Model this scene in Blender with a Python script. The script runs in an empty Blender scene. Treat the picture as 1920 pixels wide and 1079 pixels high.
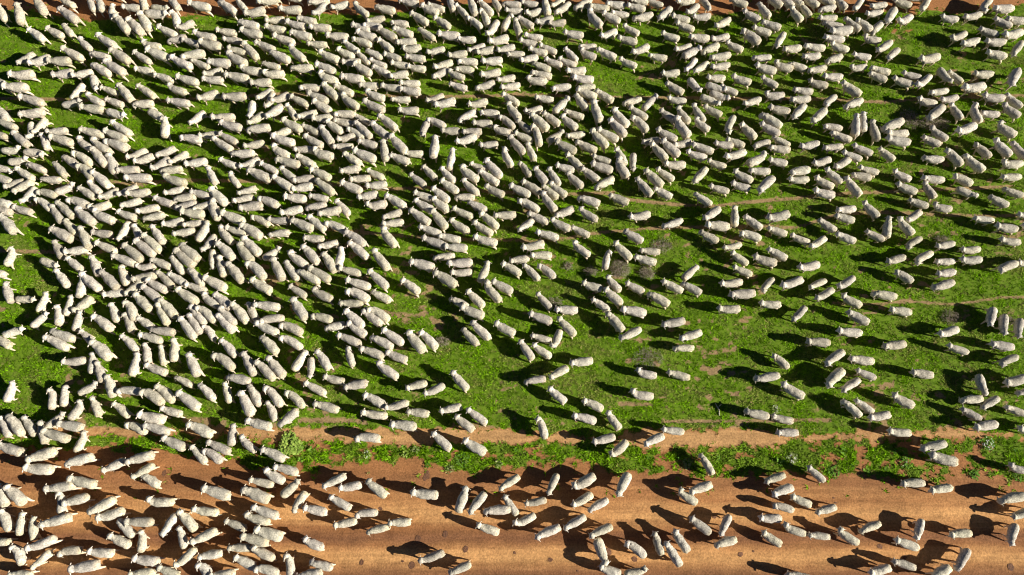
import bpy, bmesh, math, random
import numpy as np
from mathutils import Vector, Matrix

# ------------------------------------------------------------------ camera, sky, sun, exposure
scene = bpy.context.scene
col = scene.collection
W, H = 1920.0, 1079.0            # photograph size, used for turning measured points into places
F = 1297.0
TILT = math.radians(16.0)
CAMZ = 34.0
cam = bpy.data.cameras.new("camera")
cam.sensor_width = 36.0
cam.lens = 36.0 * F / W
cam.clip_start = 0.5
cam.clip_end = 3000.0
camo = bpy.data.objects.new("camera", cam)
camo.location = (0, 0, CAMZ)
camo.rotation_euler = (TILT, 0, 0)
col.objects.link(camo)
scene.camera = camo

SUN_EL = math.radians(25.5)
SUN_AZ = math.radians(105.5)     # clockwise from +Y
sd = Vector((math.sin(SUN_AZ) * math.cos(SUN_EL), math.cos(SUN_AZ) * math.cos(SUN_EL), math.sin(SUN_EL)))
world = bpy.data.worlds.new("World")
scene.world = world
world.use_nodes = True
nt = world.node_tree
sky = nt.nodes.new("ShaderNodeTexSky")
sky.sky_type = 'NISHITA'
sky.sun_disc = False
sky.sun_elevation = SUN_EL
sky.sun_rotation = SUN_AZ
sky.altitude = 600.0
sky.air_density = 0.3
sky.dust_density = 0.0
nt.links.new(sky.outputs[0], nt.nodes["Background"].inputs[0])
nt.nodes["Background"].inputs[1].default_value = 0.05
sun = bpy.data.lights.new("sun", 'SUN')
sun.energy = 5.0
sun.angle = math.radians(0.5)
sun.color = (1.0, 0.94, 0.83)
suno = bpy.data.objects.new("sun", sun)
suno.rotation_euler = (-sd).to_track_quat('-Z', 'Y').to_euler()
suno.location = sd * 200
col.objects.link(suno)
scene.view_settings.view_transform = 'Standard'
scene.view_settings.look = 'None'
scene.view_settings.gamma = 1.0
scene.view_settings.use_curve_mapping = False
scene.view_settings.exposure = 0.95
scene.cycles.filter_width = 1.1

random.seed(4)
rng = np.random.default_rng(11)

# ------------------------------------------------------------------ helpers
ct, st = math.cos(TILT), math.sin(TILT)

def to_world(u, v, z):
    """place at height z that is seen at photo point (u, v)"""
    u = np.asarray(u, float); v = np.asarray(v, float)
    cx = (u - W / 2) / F; cy = (H / 2 - v) / F; cz = -np.ones_like(cx)
    dy = cy * ct - cz * st; dz = cy * st + cz * ct
    t = (z - CAMZ) / dz
    return cx * t, dy * t

def to_photo(x, y, z=0.0):
    dz = z - CAMZ
    cy = y * ct + dz * st
    cz = -y * st + dz * ct
    cz = np.minimum(cz, -3.0)
    return W / 2 + F * x / -cz, H / 2 - F * cy / -cz

_perm = rng.random((256, 256))
def vnoise(x, y):
    xi = np.floor(x).astype(int); yi = np.floor(y).astype(int)
    fx = x - xi; fy = y - yi
    fx = fx * fx * (3 - 2 * fx); fy = fy * fy * (3 - 2 * fy)
    a = _perm[xi % 256, yi % 256]; b = _perm[(xi + 1) % 256, yi % 256]
    c = _perm[xi % 256, (yi + 1) % 256]; d = _perm[(xi + 1) % 256, (yi + 1) % 256]
    return (a * (1 - fx) + b * fx) * (1 - fy) + (c * (1 - fx) + d * fx) * fy
def fbm(x, y, o=4):
    s = 0; a = 0.5; n = 0
    for k in range(o):
        c_, s_ = math.cos(0.6 + 1.1 * k), math.sin(0.6 + 1.1 * k); f_ = 2.07 ** k
        s = s + a * vnoise((x * c_ - y * s_) * f_ + 17.3 * k, (x * s_ + y * c_) * f_ + 5.1 * k); n += a; a *= 0.58
    return s / n
def sstep(a, b, x):
    t = np.clip((x - a) / (b - a), 0, 1)
    return t * t * (3 - 2 * t)

def node_mat(name, rough=0.9, spec=0.2):
    m = bpy.data.materials.new(name); m.use_nodes = True
    n = m.node_tree.nodes; l = m.node_tree.links
    b = n["Principled BSDF"]
    b.inputs["Roughness"].default_value = rough
    b.inputs["Specular IOR Level"].default_value = spec
    return m, n, l, b

def tag(o, label=None, cat=None, group=None, kind=None):
    if label: o["label"] = label
    if cat: o["category"] = cat
    if group: o["group"] = group
    if kind: o["kind"] = kind
    return o

def np_mesh(name, verts, faces, mat, colours=None, smooth=False):
    """faces: (n,3) or (n,4) array"""
    me = bpy.data.meshes.new(name)
    nv, nf, k = len(verts), len(faces), faces.shape[1]
    me.vertices.add(nv); me.vertices.foreach_set("co", np.ascontiguousarray(verts, np.float32).ravel())
    me.loops.add(nf * k); me.loops.foreach_set("vertex_index", np.ascontiguousarray(faces, np.int32).ravel())
    me.polygons.add(nf)
    me.polygons.foreach_set("loop_start", np.arange(0, nf * k, k, dtype=np.int32))
    me.polygons.foreach_set("loop_total", np.full(nf, k, np.int32))
    me.polygons.foreach_set("use_smooth", np.full(nf, smooth))
    if colours is not None:
        at = me.attributes.new("tint", 'FLOAT_COLOR', 'POINT')
        c = np.ones((nv, 4), np.float32); c[:, :3] = colours
        at.data.foreach_set("color", c.ravel())
    if mat: me.materials.append(mat)
    me.update(calc_edges=True)
    return me

# ------------------------------------------------------------------ ground, road, path (one surface, cut along their borders)
def curve(u, pts):
    p = np.array(pts, float)
    return np.interp(u, p[:, 0], p[:, 1])

TOP_EDGE = [(-600, 5), (0, 14), (100, 29), (170, 39), (250, 35), (350, 30), (450, 27), (550, 30), (650, 25), (740, 24), (800, 12),
            (1000, 6), (1200, 14), (1330, 28), (1450, 20), (1560, 25), (1600, 27), (1720, 18), (1790, 25), (1920, 10), (2500, 8)]
ROAD_EDGE = [(-600, 838), (0, 838), (165, 842), (330, 848), (420, 868), (480, 878), (560, 882), (640, 878), (680, 868), (790, 862),
             (830, 884), (890, 888), (950, 872), (1080, 868), (1120, 880), (1250, 886), (1330, 894), (1420, 888), (1560, 888),
             (1650, 896), (1790, 898), (1920, 900), (2500, 903)]
PATH_TOP = [(-600, 795), (0, 800), (165, 790), (300, 800), (480, 797), (560, 802), (640, 806), (900, 806), (980, 810), (1000, 817), (1110, 818), (1185, 814), (1200, 806), (1400, 806),
            (1500, 810), (1600, 806), (1800, 805), (1920, 808), (2500, 810)]
PATH_BOT = [(-600, 812), (0, 814), (165, 822), (300, 818), (480, 822), (560, 830), (640, 829), (900, 832), (980, 832), (1000, 829), (1110, 829), (1185, 830), (1200, 838), (1400, 836),
            (1500, 834), (1600, 826), (1800, 821), (1920, 824), (2500, 826)]
TRACKS = [  # narrow sheep pads worn through the grass: points, half width
    ([(-60, 184), (0, 185), (100, 187), (300, 190), (350, 187), (520, 176), (650, 178), (800, 182), (890, 181), (960, 178), (1010, 178), (1100, 181), (1160, 183),
      (1300, 184), (1540, 186), (1600, 189), (1660, 192), (1710, 187), (1850, 181), (1990, 178)], 3.4),
    ([(200, 340), (240, 345), (350, 338), (470, 340), (620, 346), (680, 351), (720, 355), (800, 352), (950, 361), (1060, 365), (1140, 362), (1180, 375),
      (1260, 383), (1300, 386), (1340, 387), (1400, 380), (1500, 371), (1600, 362), (1900, 350)], 3.6),
    ([(560, 425), (730, 441), (800, 445), (900, 450), (960, 450), (1000, 453), (1070, 446), (1110, 438), (1200, 430), (1270, 427), (1440, 425), (1490, 428),
      (1570, 402), (1650, 398), (1700, 400), (1830, 405), (1990, 404)], 3.4),
    ([(-60, 468), (0, 470), (70, 472), (170, 476), (230, 462)], 4.0),
    ([(690, 580), (730, 586), (790, 594)], 3.0),
    ([(1560, 568), (1640, 571), (1700, 565), (1790, 571), (1880, 558), (1960, 556)], 2.6),
    ([(560, 788), (640, 789), (690, 792)], 5.0), ([(1240, 790), (1300, 790), (1560, 788)], 3.4), ([(1160, 757), (1225, 759)], 4.0),
    ([(340, 786), (395, 790)], 6.0)]

def near_track(u, v):
    m = np.zeros_like(u)
    for pts, hw in TRACKS:
        p = np.array(pts, float)
        yc = np.interp(u, p[:, 0], p[:, 1])
        inside = (u > p[0, 0]) & (u < p[-1, 0])
        k = np.exp(-((v - yc) / hw) ** 2 * 0.9)
        m = np.maximum(m, np.where(inside, k, 0))
    return m

def fields(x, y):
    """road, path, worn-track strength, bareness and height of the ground at (x, y)"""
    u, v = to_photo(x, y)
    n1 = fbm(x * 1.1, y * 1.1, 4); n2 = fbm(x * 3.1 + 40, y * 3.1, 3); n3 = fbm(x * 0.33 + 9, y * 0.33 + 3, 3)
    nb = fbm(x * 2.3 + 13, y * 3.6 + 70, 3)
    road = (v + (n1 - 0.5) * 26 + (n2 - 0.5) * 34 - curve(u, ROAD_EDGE)) / 10.0
    wob = (n1 - 0.5) * 24 + (n2 - 0.5) * 30 + np.where(u > 1450, (n3 - 0.5) * 30 - 2.5, 0)
    patch = np.where(u > 960, 1.0, 0.0) * (n3 - 0.46) * 14 + np.where((u < 480), -2.5, 0) + np.where(u > 1470, -3.0, 0)
    path = np.minimum(v + wob - curve(u, PATH_TOP), curve(u, PATH_BOT) - v + wob) / 8.0 + patch * 0.12
    top = (curve(u, TOP_EDGE) - v + (n1 - 0.5) * 14) / 8.0
    worn = near_track(u, v) * sstep(0.30, 0.55, n1 + 0.22)
    return u, v, road, path, top, worn, n1, n2, n3, nb

def bareness(x, y):
    u, v, road, path, top, worn, n1, n2, n3, nb = fields(x, y)
    right = sstep(300, 1700, u)
    low = sstep(250, 800, v)
    verge = sstep(815, 840, v)
    thr = 0.685 - 0.03 * right - 0.03 * low - (0.075 + 0.03 * (u < 1000)) * verge
    b = sstep(thr - 0.09, thr + 0.12, nb * 0.62 + n3 * 0.38 + (n2 - 0.5) * 0.22)
    b = np.maximum(b, worn)
    b = np.maximum(b, sstep(-0.8, 0.4, road)); b = np.maximum(b, sstep(-0.9, 0.6, path)); b = np.maximum(b, sstep(-0.6, 0.5, top))
    return b

def height(x, y):
    u, v = to_photo(x, y)
    h = (fbm(x * 0.5, y * 0.5, 4) - 0.5) * 0.10 + (fbm(x * 3.7, y * 3.7, 2) - 0.5) * 0.022
    rut = np.exp(-((v - 968) / 17) ** 2) + np.exp(-((v - 1046) / 17) ** 2)
    return h - 0.045 * rut - 0.03 * near_track(u, v)

def axis(lo, hi, step, far):
    a = list(np.arange(lo, hi + 1e-6, step)); s = step
    p, q = [], []
    x = hi
    while x < far: s *= 1.25; x += s; p.append(x)
    s = step; x = lo
    while x > -far: s *= 1.25; x -= s; q.append(x)
    return np.array(q[::-1] + a + p)

gx = axis(-34, 34, 0.115, 900)
gy = axis(-7, 33, 0.115, 900)
X, Y = np.meshgrid(gx, gy)
u_, v_, road_, path_, top_, worn_, n1_, n2_, n3_, nb_ = fields(X.ravel(), Y.ravel())
bare_ = bareness(X.ravel(), Y.ravel())
Zg = height(X.ravel(), Y.ravel())
V = np.c_[X.ravel(), Y.ravel(), Zg]
ny, nx = X.shape
i = np.arange(ny * nx).reshape(ny, nx)
Q = np.c_[i[:-1, :-1].ravel(), i[:-1, 1:].ravel(), i[1:, 1:].ravel(), i[1:, :-1].ravel()]
fr = road_[Q].mean(1) > 0; fp = (path_[Q].mean(1) > 0) & ~fr
# what the bare soil looks like: bands worn by wheels on the road, tan dust on the path
def soil_colour(u, v, n1, n2, road, path):
    red = np.array([0.315, 0.143, 0.056]); tan = np.array([0.54, 0.290, 0.115]); brown = np.array([0.19, 0.088, 0.045]); pale = np.array([0.33, 0.225, 0.112])
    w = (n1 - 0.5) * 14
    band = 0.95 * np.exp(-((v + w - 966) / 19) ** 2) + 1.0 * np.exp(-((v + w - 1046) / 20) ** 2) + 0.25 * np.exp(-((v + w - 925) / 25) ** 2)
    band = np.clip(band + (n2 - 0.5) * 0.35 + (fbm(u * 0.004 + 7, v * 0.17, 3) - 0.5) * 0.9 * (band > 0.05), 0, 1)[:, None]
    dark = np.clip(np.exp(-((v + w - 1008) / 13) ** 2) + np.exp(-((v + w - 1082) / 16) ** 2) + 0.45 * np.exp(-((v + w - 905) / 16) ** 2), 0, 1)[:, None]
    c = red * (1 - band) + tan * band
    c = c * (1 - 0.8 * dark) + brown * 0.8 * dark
    pm = sstep(-0.3, 0.5, path)[:, None] * (v < 850)[:, None]
    c = c * (1 - pm) + (pale * 0.35 + tan * 0.65) * pm
    om = ((v < 800) & (v > 60))[:, None] * 1.0
    c = c * (1 - om) + (pale * 0.9) * om
    return c
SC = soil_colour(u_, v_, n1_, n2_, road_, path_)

def soil_material(name, grassy):
    m, n, l, b = node_mat(name, 0.95, 0.1)
    at = n.new("ShaderNodeAttribute"); at.attribute_name = "tint"
    geo = n.new("ShaderNodeNewGeometry")
    nz = n.new("ShaderNodeTexNoise"); nz.inputs["Scale"].default_value = 11; nz.inputs["Detail"].default_value = 6; nz.inputs["Roughness"].default_value = 0.7
    l.new(geo.outputs["Position"], nz.inputs["Vector"])
    rp = n.new("ShaderNodeMapRange"); rp.inputs[1].default_value = 0.3; rp.inputs[2].default_value = 0.7; rp.inputs[3].default_value = 0.55; rp.inputs[4].default_value = 1.32
    l.new(nz.outputs[0], rp.inputs[0])
    mul = n.new("ShaderNodeMix"); mul.data_type = 'RGBA'; mul.blend_type = 'MULTIPLY'; mul.inputs[0].default_value = 1.0
    l.new(at.outputs["Color"], mul.inputs[6]); l.new(rp.outputs[0], mul.inputs[7])
    vo = n.new("ShaderNodeTexVoronoi"); vo.inputs["Scale"].default_value = 5.0; vo.inputs["Randomness"].default_value = 1.0
    l.new(geo.outputs["Position"], vo.inputs["Vector"])
    sp = n.new("ShaderNodeMapRange"); sp.inputs[1].default_value = 0.05; sp.inputs[2].default_value = 0.12; sp.inputs[3].default_value = 0.45; sp.inputs[4].default_value = 1.0
    l.new(vo.outputs["Distance"], sp.inputs[0])
    mul2 = n.new("ShaderNodeMix"); mul2.data_type = 'RGBA'; mul2.blend_type = 'MULTIPLY'; mul2.inputs[0].default_value = 0.55
    l.new(mul.outputs[2], mul2.inputs[6]); l.new(sp.outputs[0], mul2.inputs[7])
    if not grassy:
        mp = n.new("ShaderNodeMapping"); mp.inputs["Scale"].default_value = (0.16, 2.3, 1.0); l.new(geo.outputs["Position"], mp.inputs["Vector"])
        ns = n.new("ShaderNodeTexNoise"); ns.inputs["Scale"].default_value = 1.6; ns.inputs["Detail"].default_value = 5; ns.inputs["Roughness"].default_value = 0.65
        l.new(mp.outputs[0], ns.inputs["Vector"])
        rs = n.new("ShaderNodeMapRange"); rs.inputs[1].default_value = 0.3; rs.inputs[2].default_value = 0.7; rs.inputs[3].default_value = 0.78; rs.inputs[4].default_value = 1.18
        l.new(ns.outputs[0], rs.inputs[0])
        mul3 = n.new("ShaderNodeMix"); mul3.data_type = 'RGBA'; mul3.blend_type = 'MULTIPLY'; mul3.inputs[0].default_value = 1.0
        l.new(mul2.outputs[2], mul3.inputs[6]); l.new(rs.outputs[0], mul3.inputs[7]); mul2 = mul3
    last = mul2.outputs[2]
    if grassy:
        ba = n.new("ShaderNodeAttribute"); ba.attribute_name = "bare"
        n2 = n.new("ShaderNodeTexNoise"); n2.inputs["Scale"].default_value = 4.0; n2.inputs["Detail"].default_value = 7; n2.inputs["Roughness"].default_value = 0.72
        l.new(geo.outputs["Position"], n2.inputs["Vector"])
        cr = n.new("ShaderNodeValToRGB")
        cr.color_ramp.elements[0].position = 0.34; cr.color_ramp.elements[0].color = (0.055, 0.10, 0.008, 1)
        cr.color_ramp.elements[1].position = 0.70; cr.color_ramp.elements[1].color = (0.15, 0.160, 0.035, 1)
        e = cr.color_ramp.elements.new(0.52); e.color = (0.12, 0.205, 0.012, 1)
        l.new(n2.outputs[0], cr.inputs[0])
        ad = n.new("ShaderNodeMath"); ad.operation = 'MULTIPLY_ADD'; ad.inputs[1].default_value = 0.9; l.new(n2.outputs[0], ad.inputs[0])
        ad.inputs[2].default_value = -0.45
        su = n.new("ShaderNodeMath"); su.operation = 'ADD'; l.new(ba.outputs["Fac"], su.inputs[0]); l.new(ad.outputs[0], su.inputs[1])
        mr = n.new("ShaderNodeMapRange"); mr.inputs[1].default_value = 0.30; mr.inputs[2].default_value = 0.62; l.new(su.outputs[0], mr.inputs[0])
        mx = n.new("ShaderNodeMix"); mx.data_type = 'RGBA'
        l.new(mr.outputs[0], mx.inputs[0]); l.new(cr.outputs[0], mx.inputs[6]); l.new(last, mx.inputs[7])
        last = mx.outputs[2]
    l.new(last, b.inputs["Base Color"])
    bp = n.new("ShaderNodeBump"); bp.inputs["Strength"].default_value = 0.55; bp.inputs["Distance"].default_value = 0.03
    nb = n.new("ShaderNodeTexNoise"); nb.inputs["Scale"].default_value = 14; nb.inputs["Detail"].default_value = 5; nb.inputs["Roughness"].default_value = 0.65
    l.new(geo.outputs["Position"], nb.inputs["Vector"]); l.new(nb.outputs[0], bp.inputs["Height"]); l.new(bp.outputs[0], b.inputs["Normal"])
    return m

M_ground = soil_material("pasture_soil", True)
M_dirt = soil_material("red_dirt", False)

def surface(name, sel, mat, label, cat):
    q = Q[sel]
    ids, inv = np.unique(q, return_inverse=True)
    me = np_mesh(name, V[ids], inv.reshape(q.shape), mat, SC[ids], smooth=True)
    a = me.attributes.new("bare", 'FLOAT', 'POINT'); a.data.foreach_set("value", bare_[ids].astype(np.float32))
    o = bpy.data.objects.new(name, me); col.objects.link(o)
    return tag(o, label, cat, None, "structure")
ground = surface("ground", ~fr & ~fp, M_ground, "green grazed pasture with bare reddish patches under the flock", "pasture")
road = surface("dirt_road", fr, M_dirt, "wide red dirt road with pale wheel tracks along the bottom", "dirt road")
path = surface("path", fp, M_dirt, "narrow sandy path running between the grass verge and the pasture", "path")

# damp spots and dung trodden into the road: thin patches lying on it
m_damp, n, l, b = node_mat("damp_soil", 0.8, 0.2)
g = n.new("ShaderNodeNewGeometry"); z = n.new("ShaderNodeTexNoise"); z.inputs["Scale"].default_value = 18
l.new(g.outputs["Position"], z.inputs["Vector"])
r = n.new("ShaderNodeValToRGB"); r.color_ramp.elements[0].color = (0.10, 0.05, 0.03, 1); r.color_ramp.elements[1].color = (0.20, 0.095, 0.05, 1)
r.color_ramp.elements[0].position = 0.35; r.color_ramp.elements[1].position = 0.65
l.new(z.outputs[0], r.inputs[0]); l.new(r.outputs[0], b.inputs["Base Color"])
for (u, v, rx, ry) in [(801, 890, 5, 9), (797, 897, 4, 5), (914, 965, 5, 5), (835, 1002, 5, 6), (784, 1011, 6, 6), (873, 1030, 5, 6), (678, 1055, 4, 5), (772, 1060, 6, 6),
                       (1141, 1035, 6, 6), (1190, 1049, 5, 5), (965, 1037, 2.5, 2.5), (1032, 1050, 4, 4), (1389, 1040, 4.5, 4.5), (1413, 1034, 2, 2),
                       (308, 888, 4, 6), (1563, 934, 2, 1.6), (1567, 943, 2, 1.6), (1896, 1064, 6, 6), (1650, 1025, 5, 4), (965, 905, 2, 2), (1697, 1046, 4, 4),
                       (713, 954, 4, 3), (755, 1053, 2, 2), (965, 1037, 2, 2), (1083, 1071, 2, 2), (1340, 970, 3, 3)]:
    k = 18
    x0, y0 = to_world(u, v, 0.0)
    vs, fs = [], []
    for j in range(k):
        a = 2 * math.pi * j / k; q = 1 + 0.10 * math.sin(2 * a + u) + 0.06 * math.sin(5 * a + v) + 0.05 * random.uniform(-1, 1)
        px = float(x0) + math.cos(a) * rx * q / 40; py = float(y0) + math.sin(a) * ry * q / 40
        vs.append((px, py))
    vs = np.array([(float(x0), float(y0))] + vs)
    zz = height(vs[:, 0], vs[:, 1]) + 0.012
    me = np_mesh("damp_stain", np.c_[vs, zz], np.array([(0, 1 + j, 1 + (j + 1) % k) for j in range(k)]), m_damp)
    o = bpy.data.objects.new("damp_stain", me); col.objects.link(o)
    o.parent = road

# ------------------------------------------------------------------ grass: blades in small tufts all over the pasture and the verge
m_grass, n, l, b = node_mat("grass_blade", 0.8, 0.02)
at = n.new("ShaderNodeAttribute"); at.attribute_name = "tint"
l.new(at.outputs["Color"], b.inputs["Base Color"])
tr = n.new("ShaderNodeBsdfTranslucent"); ms = n.new("ShaderNodeMixShader"); ms.inputs[0].default_value = 0.25
l.new(at.outputs["Color"], tr.inputs[0]); l.new(b.outputs[0], ms.inputs[1]); l.new(tr.outputs[0], ms.inputs[2])
l.new(ms.outputs[0], n["Material Output"].inputs[0])

NT = 330000
gu = rng.uniform(-60, 1980, NT); gv = rng.uniform(-40, 940, NT)
# denser sampling where the pasture is farther away, so the cover is even on the ground
px, py = to_world(gu, gv, 0.0)
dens = (CAMZ / (CAMZ * ct + py * st) )
keep = rng.random(NT) < np.clip((CAMZ * ct + py * st) ** 3 / (CAMZ * 1.22) ** 3, 0, 1)
px, py, gu, gv = px[keep], py[keep], gu[keep], gv[keep]
bb = bareness(px, py)
clump = fbm(px * 1.9 + 3, py * 1.9 + 8, 3)
keep = rng.random(len(px)) < np.clip((1 - bb) * (0.25 + 1.45 * (clump - 0.22)), 0.008, 1)
px, py, gu, gv, bb, clump = px[keep], py[keep], gu[keep], gv[keep], bb[keep], clump[keep]
nT = len(px); NB = 5
dry = fbm(px * 0.9 + 30, py * 1.5 + 12, 4)
verge = sstep(820, 840, gv)
az = rng.uniform(0, 2 * math.pi, (nT, NB)); ln = rng.uniform(0.05, 0.125, (nT, NB)) * (1 + 0.45 * verge)[:, None] * (0.75 + 0.6 * clump)[:, None]
up = rng.uniform(0.25, 0.85, (nT, NB)); wd = rng.uniform(0.012, 0.026, (nT, NB)) * (1 + 0.35 * verge)[:, None]
bx = px[:, None] + rng.normal(0, 0.028, (nT, NB)); by = py[:, None] + rng.normal(0, 0.028, (nT, NB)); bz = height(bx.ravel(), by.ravel()).reshape(nT, NB) - 0.004
dx, dy = np.cos(az), np.sin(az)
tv = np.empty((nT, NB, 3, 3))
tv[..., 0, 0] = bx - dy * wd; tv[..., 0, 1] = by + dx * wd; tv[..., 0, 2] = bz
tv[..., 1, 0] = bx + dy * wd; tv[..., 1, 1] = by - dx * wd; tv[..., 1, 2] = bz
tv[..., 2, 0] = bx + dx * ln; tv[..., 2, 1] = by + dy * ln; tv[..., 2, 2] = bz + ln * up
lush = np.array([0.172, 0.350, 0.006]); mid = np.array([0.112, 0.225, 0.006]); straw = np.array([0.31, 0.255, 0.100])
k1 = sstep(0.35, 0.65, clump)[:, None]
ds = (sstep(0.50, 0.72, dry + 0.06 * sstep(300, 1500, gu) + rng.normal(0, 0.07, nT)) * 0.55 * (1 - 0.6 * verge))[:, None]
ds = np.clip(ds + (rng.random(nT) < 0.05)[:, None] * 0.6, 0, 1)
tc = (mid * (1 - k1) + lush * k1) * (1 - ds) + straw * ds
tc = tc * rng.uniform(0.40, 1.40, (nT, 1))
me = np_mesh("grass", tv.reshape(-1, 3), np.arange(nT * NB * 3).reshape(-1, 3), m_grass, np.repeat(tc, NB * 3, axis=0))
o = bpy.data.objects.new("grass", me); col.objects.link(o)
tag(o, "short green grass growing in tufts across the pasture and verge", "grass", None, "stuff")

# ------------------------------------------------------------------ weeds, dry shrubs, the leafy bush, a fallen branch
m_leaf, n, l, b = node_mat("broad_leaf", 0.8, 0.05)
at = n.new("ShaderNodeAttribute"); at.attribute_name = "tint"
l.new(at.outputs["Color"], b.inputs["Base Color"])
m_twig, n, l, b = node_mat("dry_twig", 0.9, 0.1)
g = n.new("ShaderNodeNewGeometry"); z = n.new("ShaderNodeTexNoise"); z.inputs["Scale"].default_value = 9
l.new(g.outputs["Position"], z.inputs["Vector"])
r = n.new("ShaderNodeValToRGB"); r.color_ramp.elements[0].color = (0.17, 0.135, 0.095, 1); r.color_ramp.elements[1].color = (0.42, 0.36, 0.28, 1)
r.color_ramp.elements[0].position = 0.35; r.color_ramp.elements[1].position = 0.65
l.new(z.outputs[0], r.inputs[0]); l.new(r.outputs[0], b.inputs["Base Color"])
m_stem, n, l, b = node_mat("green_stem", 0.6, 0.2)
g = n.new("ShaderNodeNewGeometry"); z = n.new("ShaderNodeTexNoise"); z.inputs["Scale"].default_value = 12
l.new(g.outputs["Position"], z.inputs["Vector"])
r = n.new("ShaderNodeValToRGB"); r.color_ramp.elements[0].color = (0.05, 0.085, 0.02, 1); r.color_ramp.elements[1].color = (0.11, 0.13, 0.05, 1)
l.new(z.outputs[0], r.inputs[0]); l.new(r.outputs[0], b.inputs["Base Color"])

def tube(vs, fs, pts, rads, k=5):
    base = len(vs)
    for q, (p, rr) in enumerate(zip(pts, rads)):
        p = Vector(p)
        d = (Vector(pts[min(q + 1, len(pts) - 1)]) - Vector(pts[max(q - 1, 0)])).normalized()
        a = d.orthogonal().normalized(); c = d.cross(a)
        for j in range(k):
            t = 2 * math.pi * j / k
            vs.append(p + (a * math.cos(t) + c * math.sin(t)) * rr)
    for q in range(len(pts) - 1):
        for j in range(k):
            fs.append((base + q * k + j, base + q * k + (j + 1) % k, base + (q + 1) * k + (j + 1) % k, base + (q + 1) * k + j))

def leafy(name, u, v, rad, h, nleaf, size, pal, label, cat, group=None, flowers=0, flat=0.55):
    x0, y0 = [float(t) for t in to_world(u, v, h * 0.4)]
    z0 = float(height(np.array([x0]), np.array([y0]))[0])
    e = bpy.data.objects.new(name, None); e.location = (x0, y0, z0); e.empty_display_size = 0.1; col.objects.link(e)
    tag(e, label, cat, group)
    vs, fs = [], []
    nst = 7
    for s in range(nst):
        a = 2 * math.pi * (s + random.random() * 0.5) / nst; q = rad * random.uniform(0.5, 0.85)
        tube(vs, fs, [(0, 0, -0.02), (math.cos(a) * q * 0.4, math.sin(a) * q * 0.4, h * 0.45), (math.cos(a) * q, math.sin(a) * q, h * 0.75)], [0.012, 0.009, 0.005])
    o = bpy.data.objects.new("stem", np_mesh("stem", np.array([tuple(q) for q in vs]), np.array(fs), m_stem, smooth=True)); col.objects.link(o); o.parent = e
    lv, lf, lc = [], [], []
    for s in range(nleaf):
        a = random.uniform(0, 2 * math.pi); q = rad * math.sqrt(random.random()) * (1 + 0.22 * math.sin(3 * a + u))
        zc = h * (1 - flat * (q / rad) ** 2) * random.uniform(0.45, 1.0)
        c = Vector((math.cos(a) * q, math.sin(a) * q, max(zc, 0.02)))
        b2 = a + random.gauss(0, 0.7); d = Vector((math.cos(b2), math.sin(b2), random.uniform(-0.35, 0.5))).normalized()
        sd_ = d.cross(Vector((0, 0, 1))).normalized(); nn = sd_.cross(d)
        L = size * random.uniform(0.6, 1.3); w = L * random.uniform(0.28, 0.42)
        i0 = len(lv)
        lv += [c, c + d * L * 0.5 + sd_ * w - nn * L * 0.05, c + d * L - nn * L * 0.18, c + d * L * 0.5 - sd_ * w - nn * L * 0.05]
        lf.append((i0, i0 + 1, i0 + 2, i0 + 3))
        pc = np.array(pal[0]) * (1 - s % 10 / 9) + np.array(pal[1]) * (s % 10 / 9)
        lc += [pc * random.uniform(0.75, 1.2)] * 4
    o = bpy.data.objects.new("foliage", np_mesh("foliage", np.array([tuple(q) for q in lv]), np.array(lf), m_leaf, np.array(lc))); col.objects.link(o); o.parent = e
    if flowers:
        lv, lf, lc = [], [], []
        for s in range(flowers):
            a = random.uniform(0, 2 * math.pi); q = rad * math.sqrt(random.random()) * 0.95
            c = Vector((math.cos(a) * q, math.sin(a) * q, h * (1.03 - flat * (q / rad) ** 2)))
            for j in range(5):
                t = 2 * math.pi * j / 5; t2 = t + 0.9; i0 = len(lv); rr = 0.028
                lv += [c, c + Vector((math.cos(t) * rr, math.sin(t) * rr, 0.012)), c + Vector((math.cos(t2) * rr, math.sin(t2) * rr, 0.012))]
                lf.append((i0, i0 + 1, i0 + 2)); lc += [np.array((0.62, 0.62, 0.55))] * 3
        o = bpy.data.objects.new("blossom", np_mesh("blossom", np.array([tuple(q) for q in lv]), np.array(lf), m_leaf, np.array(lc))); col.objects.link(o); o.parent = e
    return e

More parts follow.
